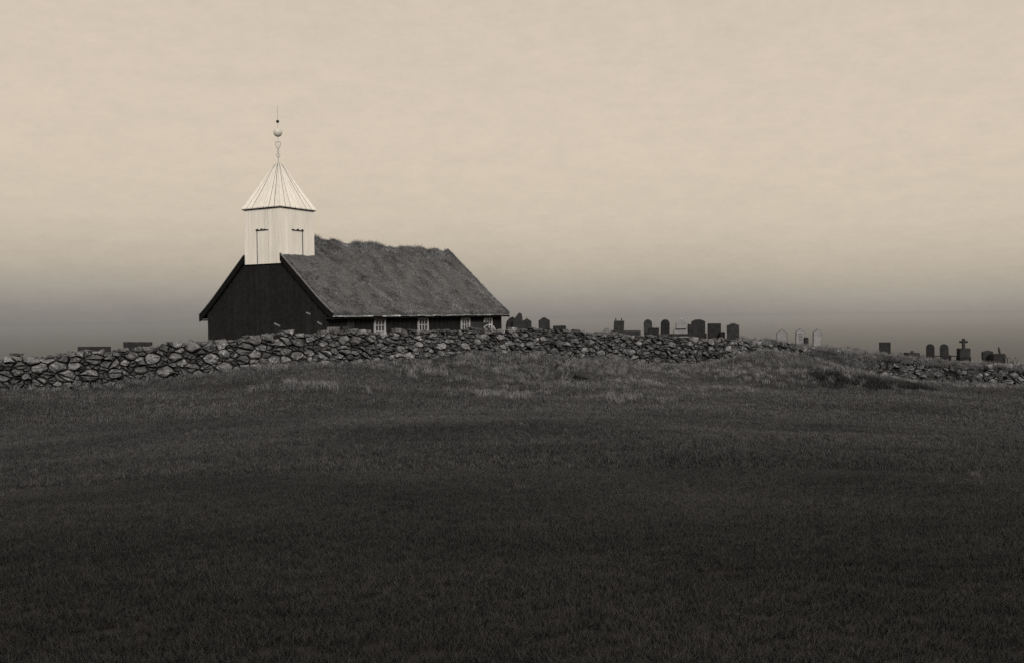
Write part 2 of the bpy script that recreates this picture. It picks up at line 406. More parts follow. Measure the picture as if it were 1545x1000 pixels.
def build_wall(name, label, pts, sizefun, bury=0.12, keepfun=None, seed=1, hwobble=0.07, cope=1.0):
    lr = np.random.default_rng(seed); random.seed(seed)
    s, P = path_from(pts)
    S = s[-1]
    def pos(q): return np.array([np.interp(q, s, P[:, k]) for k in range(4)])
    wob = [(lr.uniform(0.5, 4), lr.uniform(0, 6.3)) for _ in range(8)]
    def Hh(q):
        p = pos(q); return p[3] - p[2] + hwobble * sum(math.sin(q * f_ + h_) for f_, h_ in wob) / 3.2
    # seeds of different sizes, wider than tall
    seeds = []
    grid = {}
    def far_ok(q, h, r):
        gi, gj = int(q // 0.6), int(h // 0.6)
        for i in range(gi - 2, gi + 3):
            for j in range(gj - 2, gj + 3):
                for (q2, h2, r2) in grid.get((i, j), ()):
                    if ((q - q2) / 1.5) ** 2 + (h - h2) ** 2 < (0.86 * (r + r2)) ** 2: return False
        return True
    for mult, tries in ((1.55, 150), (1.25, 500), (0.95, 2600), (0.70, 6000), (0.48, 9000)):
        for _ in range(int(tries * S / 45)):
            q = lr.uniform(0, S); h = lr.uniform(-bury, Hh(q) - 0.04)
            r = sizefun(q / S) * mult * lr.uniform(0.85, 1.15)
            if far_ok(q, h, r):
                seeds.append((q, h, r)); grid.setdefault((int(q // 0.6), int(h // 0.6)), []).append((q, h, r))
    SD = np.array(seeds)
    root = empty(name, (float(P[0, 0]), float(P[0, 1]), float(P[0, 2])))
    tag(root, label, 'stone wall')
    org = Vector(root.location)
    stones = []
    st = 1.5
    def make_stone(poly, q, h, r):
        cen = poly.mean(0)
        q = cen[0] * st; h = cen[1]
        ol = []
        m = len(poly)
        per = sum(np.linalg.norm(poly[(k + 1) % m] - poly[k]) for k in range(m))
        for k in range(m):
            a, b = poly[k], poly[(k + 1) % m]; le = np.linalg.norm(b - a)
            if le < 0.06 * per and len(ol) > 2: continue
            ol.append(a)
            if le > 0.17 * per: ol.append(a + (b - a) * lr.uniform(0.35, 0.65))
        ol = np.array(ol); nn_ = len(ol)
        ol = cen + (ol - cen) * np.where(lr.uniform(0, 1, (nn_, 1)) < 0.5, lr.uniform(0.80, 0.93, (nn_, 1)), lr.uniform(0.93, 1.03, (nn_, 1)))
        area = 0.5 * abs(np.dot(ol[:, 0], np.roll(ol[:, 1], -1)) - np.dot(ol[:, 1], np.roll(ol[:, 0], -1)))
        if area < 0.0025: return
        size = math.sqrt(area)
        proud = lr.uniform(-0.08, 0.10); dome = size * lr.uniform(0.14, 0.50)
        tilt = lr.uniform(-0.45, 0.45, 2) + np.array([0, -0.12])
        p0 = pos(min(max(q, 0.01), S - 0.01)); p1 = pos(min(q + 0.3, S)); pm = pos(max(q - 0.3, 0))
        tv = np.array([p1[0] - pm[0], p1[1] - pm[1]]); tv /= np.linalg.norm(tv)
        nv = np.array([tv[1], -tv[0]])            # towards the field
        loc = Vector((p0[0] + nv[0] * 0.0, p0[1], p0[2] + h))
        vs = []
        for ring, (sc_, dep) in enumerate(((0.86, -0.30), (1.0, -0.02), (0.90, 0.5), (0.52, 1.0))):
            for k in range(nn_):
                o = cen + (ol[k] - cen) * sc_ * (1 if ring < 2 else lr.uniform(0.72, 1.12))
                du = o[0] * st - q; dh = o[1] - h
                dpt = dep if ring < 2 else dep * dome + (tilt[0] * du + tilt[1] * dh) + lr.normal(0, 0.02)
                dpt += proud - 0.18 * max(0.0, (h + dh)) * 0.5
                vs.append(Vector((tv[0] * du + nv[0] * dpt, tv[1] * du + nv[1] * dpt, dh)))
        fs = []
        for ring in range(3):
            for k in range(nn_):
                k2 = (k + 1) % nn_
                fs.append((ring * nn_ + k, ring * nn_ + k2, (ring + 1) * nn_ + k2, (ring + 1) * nn_ + k))
        fs.append(tuple(3 * nn_ + k for k in range(nn_)))
        stones.append((size / (loc - EYE).length, loc, vs, fs))
    for i, (q, h, r) in enumerate(seeds):
        if keepfun and not keepfun(q / S, h, lr): continue
        near = np.where((np.abs(SD[:, 0] - q) < 1.5) & (np.abs(SD[:, 1] - h) < 1.1))[0]
        c = np.array([q / st, h])
        ext = r * 2.0
        poly = [c + np.array(k) * ext for k in ((-1, -1), (1, -1), (1, 1), (-1, 1))]
        for j in near:
            if j == i: continue
            o = np.array([SD[j, 0] / st, SD[j, 1]]); dv = o - c; dd = np.linalg.norm(dv)
            if dd > 4 * max(r, SD[j, 2]): continue
            tt = 0.5 + 0.5 * (r * r - SD[j, 2] ** 2) / (dd * dd)
            n_ = dv / dd
            poly = clip_poly(poly, n_, (c + dv * tt) @ n_ - lr.uniform(0.000, 0.016))
            if len(poly) < 3: break
        if len(poly) < 3: continue
        poly = clip_poly(poly, np.array([0, 1.0]), Hh(q) + lr.uniform(-0.05, 0.09))
        if len(poly) < 3: continue
        cells = [poly]
        for _ in range(2):
            nxt = []
            for pl in cells:
                pa = np.array(pl); ar = 0.5 * abs(np.dot(pa[:, 0], np.roll(pa[:, 1], -1)) - np.dot(pa[:, 1], np.roll(pa[:, 0], -1)))
                if ar > 0.9 * r * r and lr.uniform() < (0.38 if _ == 0 else 0.2):
                    an = lr.normal(1.57, 0.75); n_ = np.array([math.cos(an), math.sin(an)])
                    d_ = (pa.mean(0) + lr.normal(0, 0.22, 2) * r) @ n_
                    for sg in (1, -1):
                        q_ = clip_poly(list(pa), n_ * sg, d_ * sg - lr.uniform(0.003, 0.014))
                        if len(q_) >= 3: nxt.append(q_)
                else: nxt.append(pl)
            cells = nxt
        for pl in cells:
            make_stone(np.array(pl), q, h, r)
    # loose coping stones along the top, across the full thickness
    q = 0.0
    while q < S:
        r = sizefun(q / S) * (1.0 if lr.uniform() < 0.8 else lr.uniform(1.2, 1.75))
        for off in (-0.12, -0.42):
            if lr.uniform() > 0.80 * cope: continue
            qq = min(max(q + lr.uniform(-0.1, 0.1), 0.02), S - 0.02)
            p0 = pos(qq); p1 = pos(min(qq + 0.2, S)); pm = pos(max(qq - 0.2, 0))
            tv = np.array([p1[0] - pm[0], p1[1] - pm[1]]); tv /= np.linalg.norm(tv); nv = np.array([tv[1], -tv[0]])
            vs, fs = hull_stone(r * lr.uniform(0.8, 1.7), r * lr.uniform(0.7, 1.1), r * lr.uniform(0.35, 0.85), 15)
            Mr = Matrix.Rotation(math.atan2(tv[1], tv[0]) + lr.uniform(-0.5, 0.5), 4, 'Z') @ Matrix.Rotation(lr.uniform(-0.35, 0.35), 4, 'Y')
            o_ = off - 0.09 * (p0[3] - p0[2])
            loc = Vector((p0[0] + nv[0] * o_, p0[1] + nv[1] * o_, p0[2] + Hh(qq) - 0.45 * r + lr.uniform(-0.09, 0.02)))
            stones.append((r / (loc - EYE).length, loc, [Mr @ v for v in vs], fs))
        q += r * lr.uniform(1.3, 2.1)
    def infr(loc):
        d = loc - EYE; return abs(d.dot(RT) / d.dot(FWD)) < 0.56
    stones.sort(key=lambda t_: -(t_[0] if infr(t_[1]) else t_[0] * 0.01))
    for (_, loc, vs, fs) in stones[:298]:
        mesh_obj('stone', vs, fs, M_STONE, root, loc - org)
    rest = MB()
    for (_, loc, vs, fs) in stones[298:]:
        rest.add([v + loc - org for v in vs], fs)
    if rest.v:
        o = mesh_obj('small_stones', rest.v, rest.f, M_STONE, root); o['kind'] = 'stuff'
    core = MB()
    K = int(S / 0.6)
    prev = None
    for k in range(K + 1):
        q = S * k / K; p0 = pos(q); p1 = pos(min(q + 0.2, S)); pm = pos(max(q - 0.2, 0))
        tv = np.array([p1[0] - pm[0], p1[1] - pm[1]]); tv /= np.linalg.norm(tv); nv = np.array([tv[1], -tv[0]])
        ring = []
        for off, z in ((-0.10, -0.4), (-0.22, Hh(q) - 0.13), (-0.62, Hh(q) - 0.13), (-0.80, -0.4)):
            ring.append(Vector((p0[0] + nv[0] * off, p0[1] + nv[1] * off, p0[2] + z)) - org)
        b = len(core.v); core.v += ring
        if k:
            for j in range(3): core.f.append((b - 4 + j, b + j, b + j + 1, b - 3 + j))
    core.build('wall_core', M_CORE, root)
    return root, s, P

IX = [i for i, w_ in enumerate(WALLPTS) if w_[0] == 1110][0]
main_wall, ms, mP = build_wall('dry_stone_wall', 'long dry stone wall of rough field stones in front of the black church',
                               WALLPTS[:IX + 1], lambda t: np.interp(t, [0, 0.28, 0.55, 1], [0.118, 0.115, 0.098, 0.096]), seed=5)
def keep_right(t, h, lr):
    return lr.uniform() < (0.95 if t < 0.26 else (0.2 if t < 0.42 else 0.72))
right_wall, rs, rP = build_wall('overgrown_stone_wall', 'low tumbled stone wall half swallowed by grass below the cross grave',
                                WALLPTS[IX:], lambda t: 0.10, keepfun=keep_right, seed=9, hwobble=0.05, cope=0.45)

# ---------------------------------------------------------------- church
SCL = 1.12
YAW = 0.5313
CH = Vector((-6.7116 * SCL, 36.0 * SCL, 0))
EAVE = EYE.z + 0.1873 * SCL
CW, CL, ZR, SL = 7.1573 * SCL, 12.9782 * SCL, 3.2396 * SCL, 0.9314
TA, TV0, TZ, TAP = 1.9298 * SCL, 0.0437, 4.2205 * SCL, 6.1046 * SCL
BASE = float(hfun(np.array([CH.x + 1.0]), np.array([CH.y + 4.0]))[0]) - 0.1
church = empty('turf_church', (CH.x, CH.y, BASE), math.pi / 2 - YAW)
tag(church, 'black tarred timber church with grass turf roof and white tower', 'church')
ZE = EAVE - BASE                       # eave height in local space; local x = length, y = width, z up
Mc = Matrix.Translation(church.location) @ Matrix.Rotation(math.pi / 2 - YAW, 4, 'Z')
Mci = Mc.inverted()
def hit(px, py, axis_i, val):
    """local point where the pixel's ray meets the church plane local[axis_i] = val"""
    o = Mci @ EYE; d = (Mci.to_3x3() @ ray(px, py))
    return o + d * ((val - o[axis_i]) / d[axis_i])
HW = CW / 2
def prof(y):
    """height of the turf surface above the eave across the width"""
    d = abs(y - HW)
    z = ZR - SL * d
    e = max(0.0, d - 0.72 * HW) / (0.28 * HW)
    return z + 0.105 * e * e
# walls
OV = 0.42
wl, wr, v0w, v1w = CW - OV, OV, 0.13, CL - 0.13
def boards_wall(pts_fn, a0, a1, width, build):
    k = int(round((a1 - a0) / width))
    for i in range(k):
        b0 = a0 + (a1 - a0) * i / k; b1 = a0 + (a1 - a0) * (i + 1) / k
        build(b0, b1, i % 2)
for name, xw, sgn in (('gable_wall', v0w, -1), ('gable_wall', v1w, 1)):
    g = MB()
    def gb(b0, b1, par):
        off = 0.014 * par
        zt0 = ZE + prof(b0) - 0.16; zt1 = ZE + prof(b1) - 0.16
        x0 = xw - sgn * 0.05; x1 = xw + sgn * off
        v = [(x0, b0, 0), (x0, b1, 0), (x0, b1, zt1), (x0, b0, zt0), (x1, b0 + .002, 0), (x1, b1 - .002, 0), (x1, b1 - .002, zt1), (x1, b0 + .002, zt0)]
        g.add(v, [(0, 1, 2, 3), (4, 5, 6, 7), (0, 1, 5, 4), (1, 2, 6, 5), (2, 3, 7, 6), (3, 0, 4, 7)])
    boards_wall(None, wr, wl, 0.17, gb)
    g.build(name, M_TAR, church)
for name, yw, sgn in (('side_wall', wr, -1), ('side_wall', wl, 1)):
    g = MB()
    def sb(b0, b1, par):
        g.box(b0 + .002, b1 - .002, min(yw - sgn * .05, yw + sgn * .014 * par), max(yw - sgn * .05, yw + sgn * .014 * par), 0, ZE - 0.02)
    boards_wall(None, v0w, v1w, 0.17, sb)
    g.build(name, M_TAR, church)
# turf roof: thick slab with an uneven surface
nu, nv_ = 56, 90
tv_, tf_ = [], []
def tnoise(x, y):
    return (math.sin(x * 2.1 + y * 1.3) + math.sin(x * 3.7 - y * 2.9 + 1) + math.sin(x * 7.3 + y * 5.1 + 2) * 0.7 + math.sin(x * 11.9 - y * 9.7) * 0.5) / 3.2
X0T, X1T = 0.075, CL - 0.02
for i in range(nv_ + 1):
    x = X0T + (X1T - X0T) * i / nv_
    for j in range(nu + 1):
        y = CW * j / nu
        z = ZE + prof(y) + 0.05 * tnoise(x, y)
        rid = max(0, 1 - abs(y - HW) / 0.5)
        z += rid * (0.10 * math.sin(x * 3.1) * math.sin(x * 1.3 + 1) - 0.10 - 0.05 * math.sin(math.pi * x / CL))
        tv_.append((x, y, z))
nb = len(tv_)
for i in range(nv_ + 1):
    x = X0T + (X1T - X0T) * i / nv_
    for j in range(nu + 1):
        y = CW * j / nu
        tv_.append((x, y, ZE + prof(y) - 0.17))
def vi(i, j): return i * (nu + 1) + j
for i in range(nv_):
    for j in range(nu):
        tf_.append((vi(i, j), vi(i + 1, j), vi(i + 1, j + 1), vi(i, j + 1)))
        tf_.append((nb + vi(i, j + 1), nb + vi(i + 1, j + 1), nb + vi(i + 1, j), nb + vi(i, j)))
for i in range(nv_):
    for j in (0, nu): tf_.append((vi(i, j), nb + vi(i, j), nb + vi(i + 1, j), vi(i + 1, j)))
for j in range(nu):
    for i in (0, nv_): tf_.append((vi(i, j), vi(i, j + 1), nb + vi(i, j + 1), nb + vi(i, j)))
roof = mesh_obj('turf_roof', tv_, tf_, M_TURF, church, smooth=False)
# verge boards on both gables: dark board with a pale top edge, stopping at the tower
TH = TA / 2
for x0, x1, gap in ((-0.02, 0.06, TH), (CL - 0.005, CL + 0.05, 0.0)):
    for side in (-1, 1):
        b = MB(); cap = MB(); ys = np.linspace(HW, gap + 0.004, 15)
        prev = None
        for d in ys:
            y = HW + side * d; zt = ZE + prof(y) + 0.015
            cur = [Vector((x0, y, zt - 0.30)), Vector((x1, y, zt - 0.30)), Vector((x1, y, zt)), Vector((x0, y, zt))]
            capc = [Vector((x0 - .015, y, zt + .003)), Vector((x1 + .01, y, zt + .003)), Vector((x1 + .01, y, zt + .035)), Vector((x0 - .015, y, zt + .035))]
            if prev:
                for m_, (pp, cc) in ((b, (prev[0], cur)), (cap, (prev[1], capc))):
                    m_.add(pp + cc, [(0, 1, 5, 4), (1, 2, 6, 5), (2, 3, 7, 6), (3, 0, 4, 7), (0, 3, 2, 1), (4, 5, 6, 7)])
            prev = (cur, capc)
        vb = b.build('verge_board', M_TARV, church)
        cap.build('edge_strip', M_VERGE, vb)
# eaves: soffit log and a row of short pale boards holding the turf
for yy, sgn in ((0.0, 1), (CW, -1)):
    lg = MB().box(0.0, CL, min(yy + sgn * .05, yy + sgn * .40), max(yy + sgn * .05, yy + sgn * .40), ZE - 0.25, ZE - 0.185)
    lg.build('eave_soffit', M_TAR, church)
    k = 22
    for i in range(k):
        a = CL * i / k; b_ = CL * (i + 1) / k
        dz_ = random.uniform(-0.012, 0.012); th = random.uniform(0.035, 0.075)
        M_ = Matrix.Translation(((a + b_) / 2, yy - sgn * 0.035, ZE - 0.145 + dz_)) @ Matrix.Rotation(random.uniform(-.012, .012), 4, 'Y') @ Matrix.Rotation(random.uniform(-.3, .3), 4, 'X')
        MB().box(-(b_ - a) / 2 + .01, (b_ - a) / 2 - .01, -0.03, 0.035, -th / 2, th / 2, M_).build('eave_board', M_EAVE, church, bevel=0.008)
# windows on the long side
def window(px, pw, white=True):
    c0 = hit(px - pw / 2, 479.5, 1, wr); c1 = hit(px + pw / 2, 479.5, 1, wr)
    x0, x1 = c0.x, c1.x; zt = (c0.z + c1.z) / 2; zb = zt - 0.95
    y = wr - 0.02
    if not white:
        w = MB().box(x0, x1, y - 0.03, y, zb, zt).build('shutter', M_ROCK, church)
        for k in range(3):
            xm = x0 + (x1 - x0) * (k + .5) / 3
            MB().box(xm - (x1 - x0) / 6 + .01, xm + (x1 - x0) / 6 - .01, y - 0.045, y - 0.03, zb + .03, zt - .03).build('shutter_board', M_ROCK, w)
        return
    w = MB()
    t_ = 0.085
    w.box(x0, x0 + t_, y - 0.06, y, zb, zt); w.box(x1 - t_, x1, y - 0.06, y, zb, zt)
    w.box(x0 + t_, x1 - t_, y - 0.06, y, zt - t_, zt); w.box(x0 + t_, x1 - t_, y - 0.06, y, zb, zb + t_)
    o = w.build('window', M_FRAME, church)
    ix0, ix1, iz0, iz1 = x0 + t_, x1 - t_, zb + t_, zt - t_
    mu = 0.03
    for k in (1, 2):
        xm = ix0 + (ix1 - ix0) * k / 3
        MB().box(xm - mu / 2, xm + mu / 2, y - 0.05, y - 0.012, iz0, iz1).build('glazing_bar', M_FRAME, o)
        zm = iz0 + (iz1 - iz0) * k / 3
        MB().box(ix0, ix1, y - 0.045, y - 0.014, zm - mu / 2, zm + mu / 2).build('glazing_bar', M_FRAME, o)
    for a in range(3):
        for b in range(3):
            dx, dz2 = (ix1 - ix0) / 3, (iz1 - iz0) / 3
            MB().box(ix0 + a * dx, ix0 + (a + 1) * dx, y - 0.012, y - 0.004, iz0 + b * dz2, iz0 + (b + 1) * dz2).build('pane', M_GLASS, o)
for px, pw in ((571.5, 17), (637, 15.5), (701, 13.5), (735, 12.5)): window(px, pw)
window(527, 11, False)

# tower
tc_x, tc_y = TV0 + TH, HW
zb_f = hit(395, 398.5, 0, TV0).z
tower = MB().box(TV0 + .03, TV0 + TA - .03, HW - TH + .03, HW + TH - .03, zb_f + .01, ZE + TZ - .01).build('tower', M_GAP, church)
def face_pt(k, a, off, z):
    """k face 0 front, 1 right (towards the long lit side), 2 back, 3 left; a in -TH..TH; off outward"""
    if k == 0: return Vector((TV0 - off, HW - a, z))
    if k == 1: return Vector((TV0 + TH + a, HW - TH - off, z))
    if k == 2: return Vector((TV0 + TA + off, HW + a, z))
    return Vector((TV0 + TH - a, HW + TH + off, z))
def fbox(mb, k, a0, a1, o0, o1, z0, z1):
    v = [face_pt(k, a, o, z) for z in (z0, z1) for o in (o0, o1) for a in (a0, a1)]
    mb.add(v, [(0, 2, 3, 1), (4, 5, 7, 6), (0, 1, 5, 4), (2, 6, 7, 3), (0, 4, 6, 2), (1, 3, 7, 5)]); return mb
HZ = ZE + TZ - 1.02                     # top of the hatches
for k in range(4):
    zb = zb_f + (0.0 if k == 0 else 0.004)
    nbd = 9
    for i in range(nbd):
        a0 = -TH + TA * i / nbd; a1 = -TH + TA * (i + 1) / nbd
        g0 = 0.016 if i in (3, 6) else 0.006
        jit = random.uniform(-0.003, 0.004)
        if 3 <= i <= 5:     # above the hatch
            fbox(MB(), k, a0 + g0, a1 - 0.003, -0.028, 0.0 + jit, HZ, ZE + TZ - .012).build('board', M_WHITE, tower)
        else:
            fbox(MB(), k, a0 + g0, a1 - 0.003, -0.028, 0.0 + jit, zb, ZE + TZ - .012).build('board', M_WHITE, tower)
    a0, a1 = -TH + TA / 3, -TH + 2 * TA / 3
    d0, d1 = (0.055, 0.016) if k in (0, 2) else (0.016, 0.055)
    h = fbox(MB(), k, a0 + d0, a1 - d1, -0.029, -0.016, zb, HZ - 0.02).build('hatch', M_WHITE, church)
    lp = MB()
    fbox(lp, k, a0 - 0.01, a1 + 0.01, 0.0, 0.03, HZ - 0.005, HZ + 0.02)
    lp.build('hatch_lintel', M_IRON, church)
    for q in ((0.12, 0.48, 0.72) if k in (0, 2) else (0.06, 0.5, 0.9)):
        aa = a0 + (a1 - a0) * q
        hb = MB(); fbox(hb, k, aa - 0.045, aa + 0.05, 0.004, 0.045, HZ + 0.022, HZ + random.uniform(0.04, 0.085))
        hb.build('hatch_bracket', M_IRON, h)
# tower roof: four faces of tapering boards that round off to the point
prf = [(1.0, 0.0), (0.84, 0.165), (0.667, 0.34), (0.47, 0.56), (0.26, 0.80), (0.13, 0.935), (0.06, 0.985), (0.0, 1.0)]
RH = TAP - TZ; RE = TH + 0.075
zr0 = ZE + TZ
def rpt(k, t, r, zf, lift=0.0):
    """t in -1..1 along the edge of face k, r radius fraction"""
    e = RE * r
    q = face_pt(k, t * e, 0, 0)
    # move onto the roof square of half-size e
    nrm = {0: Vector((-1, 0, 0)), 1: Vector((0, -1, 0)), 2: Vector((1, 0, 0)), 3: Vector((0, 1, 0))}[k]
    return q + nrm * (e - TH) + Vector((0, 0, zr0 + RH * zf)) + (nrm * 0.8 + Vector((0, 0, 0.55))) * lift
und = MB()
for k in range(4):
    for (r0, z0), (r1, z1) in zip(prf[:-1], prf[1:]):
        und.add([rpt(k, -1, r0, z0, -.03), rpt(k, 1, r0, z0, -.03), rpt(k, 1, r1, z1, -.03), rpt(k, -1, r1, z1, -.03)], [(0, 1, 2, 3)])
troof = und.build('tower_roof', M_GAP, church)
fas = MB().box(tc_x - RE + .02, tc_x + RE - .02, tc_y - RE + .02, tc_y + RE - .02, zr0 - 0.008, zr0 + 0.02).build('roof_drip_edge', M_GAP, church)
for k in range(4):
    npn = 7
    for i in range(npn):
        t0 = -1 + 2 * i / npn; t1 = -1 + 2 * (i + 1) / npn
        p = MB(); gp = 0.026 if i in (1, 5) else 0.006
        lift = random.uniform(-0.004, 0.006)
        for (r0, z0), (r1, z1) in zip(prf[:-1], prf[1:]):
            a = [rpt(k, t0 + gp / max(r0, .1) * 0.6, r0, z0, lift), rpt(k, t1 - gp / max(r0, .1) * 0.6, r0, z0, lift), rpt(k, t1 - gp / max(r1, .1) * 0.6, r1, z1, lift), rpt(k, t0 + gp / max(r1, .1) * 0.6, r1, z1, lift)]
            p.add(a, [(0, 1, 2, 3)])
        # lower edge thickness
        p.add([rpt(k, t0 + .01, 1, 0, lift), rpt(k, t1 - .01, 1, 0, lift), rpt(k, t1 - .01, 1, 0, lift) - Vector((0, 0, .045)), rpt(k, t0 + .01, 1, 0, lift) - Vector((0, 0, .045))], [(0, 1, 2, 3)])
        p.build('roof_board', M_WHITE, troof)
    # dark drip line under the eave
    dr = MB()
    dr.add([rpt(k, -1, 1.0, -0.024), rpt(k, 1, 1.0, -0.024), rpt(k, 1, .985, -0.040), rpt(k, -1, .985, -0.040)], [(0, 1, 2, 3)])
    dr.add([rpt(k, -1, 1.0, -0.024), rpt(k, 1, 1.0, -0.024), rpt(k, 1, .9, -0.024), rpt(k, -1, .9, -0.024)], [(0, 1, 2, 3)])
    dr.build('drip_edge', M_IRON, troof)
# finial
zf = ZE + TAP
PX = 0.0243                              # metres per photo pixel at the tower (about 43 m away)
PX = (Mc @ Vector((tc_x, tc_y, zf)) - EYE).dot(FWD) / FPX
fin = MB().tube([(tc_x, tc_y, zf - .15), (tc_x, tc_y, zf + (246 - 231) * PX * 1.0)], 0.016).tube([(tc_x, tc_y, zf + 17 * PX), (tc_x, tc_y, zf + 84 * PX)], 0.009).build('finial_rod', M_GREYIRON, church)
up = Vector((1, 0, 0)); side_ax = (Mci.to_3x3() @ RT).normalized()
def loop(pts, r, name, mat):
    MB().tube([Vector((tc_x, tc_y, zf)) + side_ax * (a * PX) + Vector((0, 0, b * PX)) for a, b in pts], r).build(name, mat, fin)
loop([(0, 6), (3, 10.5), (0, 15), (-3, 10.5), (0, 6)], 0.015, 'diamond', M_GREYIRON)
loop([(0, 15), (1.6, 17), (0, 19), (-1.6, 17), (0, 15)], 0.013, 'link', M_GREYIRON)
loop([(0, 19), (2.6, 23), (4.1, 28), (3.2, 31), (0, 29.5), (-3.2, 31), (-4.1, 28), (-2.6, 23), (0, 19)], 0.016, 'heart_loop', M_GREYIRON)
def sphere_prof(r, n=9): return [(max(0.004, r * math.sin(math.pi * i / n)), -r * math.cos(math.pi * i / n)) for i in range(n + 1)]
MB().lathe(sphere_prof(6.6 * PX, 12), 22, (tc_x, tc_y, zf + 44.5 * PX)).build('ball', M_BALL, fin, smooth=True)
MB().lathe(sphere_prof(2.4 * PX, 8), 12, (tc_x, tc_y, zf + 61 * PX)).build('small_ball', M_IRON, fin, smooth=True)

# ---------------------------------------------------------------- graves
def gz(x, y): return float(hfun(np.array([x]), np.array([y]))[0])
def outline(kind, w, z0, z1):
    h = w / 2
    if kind == 'flat': return [(-h, z0), (h, z0), (h, z1), (-h, z1)]
    if kind == 'round':
        return [(-h, z0), (h, z0)] + [(h * math.cos(a), z1 - h + h * math.sin(a)) for a in np.linspace(0, math.pi, 11)]
    if kind == 'peak': return [(-h, z0), (h, z0), (h, z1 - 0.30 * w), (0, z1), (-h, z1 - 0.30 * w)]
    if kind == 'lowpeak': return [(-h, z0), (h, z0), (h, z1 - 0.15 * w), (0.1 * h, z1), (-h, z1 - 0.15 * w)]
    if kind == 'shoulder':
        return [(-h, z0), (h, z0), (h, z1 - 0.14 * w)] + [(0.82 * h * math.cos(a), z1 - 0.14 * w + 0.14 * w * math.sin(a)) for a in np.linspace(0.25, math.pi - 0.25, 7)] + [(-h, z1 - 0.14 * w)]
    if kind == 'point': return [(-h, z0), (h, z0), (h, z1 - 0.75 * w), (0.87 * h, z1 - 0.14 * w), (0.55 * h, z1), (-0.2 * h, z1 - 0.45 * w), (-0.92 * h, z1 - 0.85 * w)]
    if kind == 'slope': return [(-h, z0), (h, z0), (h, z1 - 0.3 * w), (0.6 * h, z1), (-0.1 * h, z1 - 0.15 * w), (-0.8 * h, z1 - 0.55 * w), (-h, z1 - 0.95 * w)]
    if kind == 'lean': return [(-h, z0), (h * 0.85, z0), (h, z1), (-h * 0.85, z1)]
def grave(label, kind, x0, x1, yt, Y, thick=0.16, yaw=0.0, mat=None, group='headstones in the churchyard', lean=0.0, plinth=False, name='gravestone', cat='gravestone'):
    a = at(x0, yt, Y); b = at(x1, yt, Y); c = (a + b) / 2; w = (b - a).length
    g = gz(c.x, c.y)
    top = c.z - g
    o = empty(name, (c.x, c.y, g), yaw)
    tag(o, label, cat, group)
    o.rotation_euler = (random.uniform(-.03, .03), lean + random.uniform(-.03, .03), yaw + random.uniform(-.25, .25))
    m = mat or M_GRAVE
    body = MB().prism(outline(kind, w, -0.25, top), -thick / 2, thick / 2).build('slab', m, o, bevel=0.012)
    if plinth:
        MB().box(-w * 0.62, w * 0.62, -thick, thick, -0.2, 0.14).build('plinth', m, o, bevel=0.015)
    return o, w, top, thick, g
def knobs(o, xs, top, hgt, mat=M_IRON):
    for x in xs:
        MB().lathe([(0.02, 0), (0.025, 0.03), (0.036, hgt * .5), (0.03, hgt * .8), (0.012, hgt)], 8, (x, 0, top - .004)).build('knob', mat, o)

grave('rough pointed natural gravestone beside the far corner of the church', 'point', 772.5, 788.5, 472, 48.0, 0.30)
grave('low sloping natural stone leaning against the pointed gravestone by the church', 'slope', 763.5, 776, 478, 48.3, 0.28)
o, w, top, th, g = grave('small gabled gravestone with a pale tip right of the pointed stone', 'peak', 787.5, 801.5, 480.5, 48.6, 0.2)
MB().lathe([(0.03, 0), (0.035, .03), (0.01, .07)], 8, (0, 0, top - .01)).build('tip', M_CAP, o)
grave('house shaped dark gravestone with peaked top standing alone right of church', 'peak', 813, 829.5, 478.5, 48.8, 0.22)
grave('thin dark slab lying just above the wall right of house shaped stone', 'flat', 836, 853.5, 491.5, 46.5, 0.7)
o, w, top, th, g = grave('leaning square gravestone with two small knobs on top', 'lean', 924.5, 941, 484, 55.0, 0.16)
knobs(o, (-0.17, 0.16), top, 0.16)
grave('long low box tomb at the foot of the two knobbed gravestone', 'flat', 922, 964, 498.5, 54.2, 0.8, name='box_tomb', cat='tomb', group='low tombs and kerbs')
grave('pale pointed rock above the wall left of the box tomb', 'peak', 909, 923, 494, 50.0, 0.3, mat=M_STONE, name='rock', cat='rock', group='loose rocks')
grave('tall round topped gravestone overlapped by a square one', 'round', 972, 984.3, 482, 56.0, 0.15)
grave('low square slab in front of the left round topped gravestone', 'lean', 977, 994, 494.5, 55.2, 0.15)
grave('tall round topped gravestone left of the pale pointed one', 'round', 996.5, 1009.5, 482, 56.0, 0.15)
o, w, top, th, g = grave('pale marble gravestone with a white pointed tip among dark ones', 'peak', 1019, 1036, 482, 57.5, 0.15, mat=M_PALEG)
MB().lathe([(0.03, 0), (0.05, .03), (0.015, .09)], 8, (0, 0, top - .01)).build('tip', M_FRAME, o)
o2, w, top, th, g = grave('pale low tomb with dark lid in front of the marble gravestone', 'flat', 1017, 1037, 497, 55.5, 0.5, mat=M_PALEG, name='box_tomb', cat='tomb', group='low tombs and kerbs')
MB().box(-w * .38, w * .38, -.27, .27, top, top + .05).build('lid', M_GRAVE, o2)
grave('leaning narrow gravestone against the broad arched gravestone', 'lean', 1036.5, 1046, 489, 55.6, 0.16)
grave('broad dark gravestone with a shallow arched top', 'shoulder', 1043, 1063.5, 482, 56.0, 0.2, plinth=True)
grave('square flat topped dark gravestone right of the arched one', 'flat', 1067.5, 1087, 488, 56.0, 0.18)
grave('small low stone tucked against the square flat topped gravestone', 'flat', 1086, 1093, 500.5, 55.6, 0.2)
o, w, top, th, g = grave('dark gravestone with low peaked top and a pale cap', 'lowpeak', 1097, 1115.3, 488, 55.0, 0.18)
MB().box(-w * .22, w * .25, -.07, .07, top - .035, top + .02).build('pale_cap', M_CAP, o)  # short pale strip across the peak
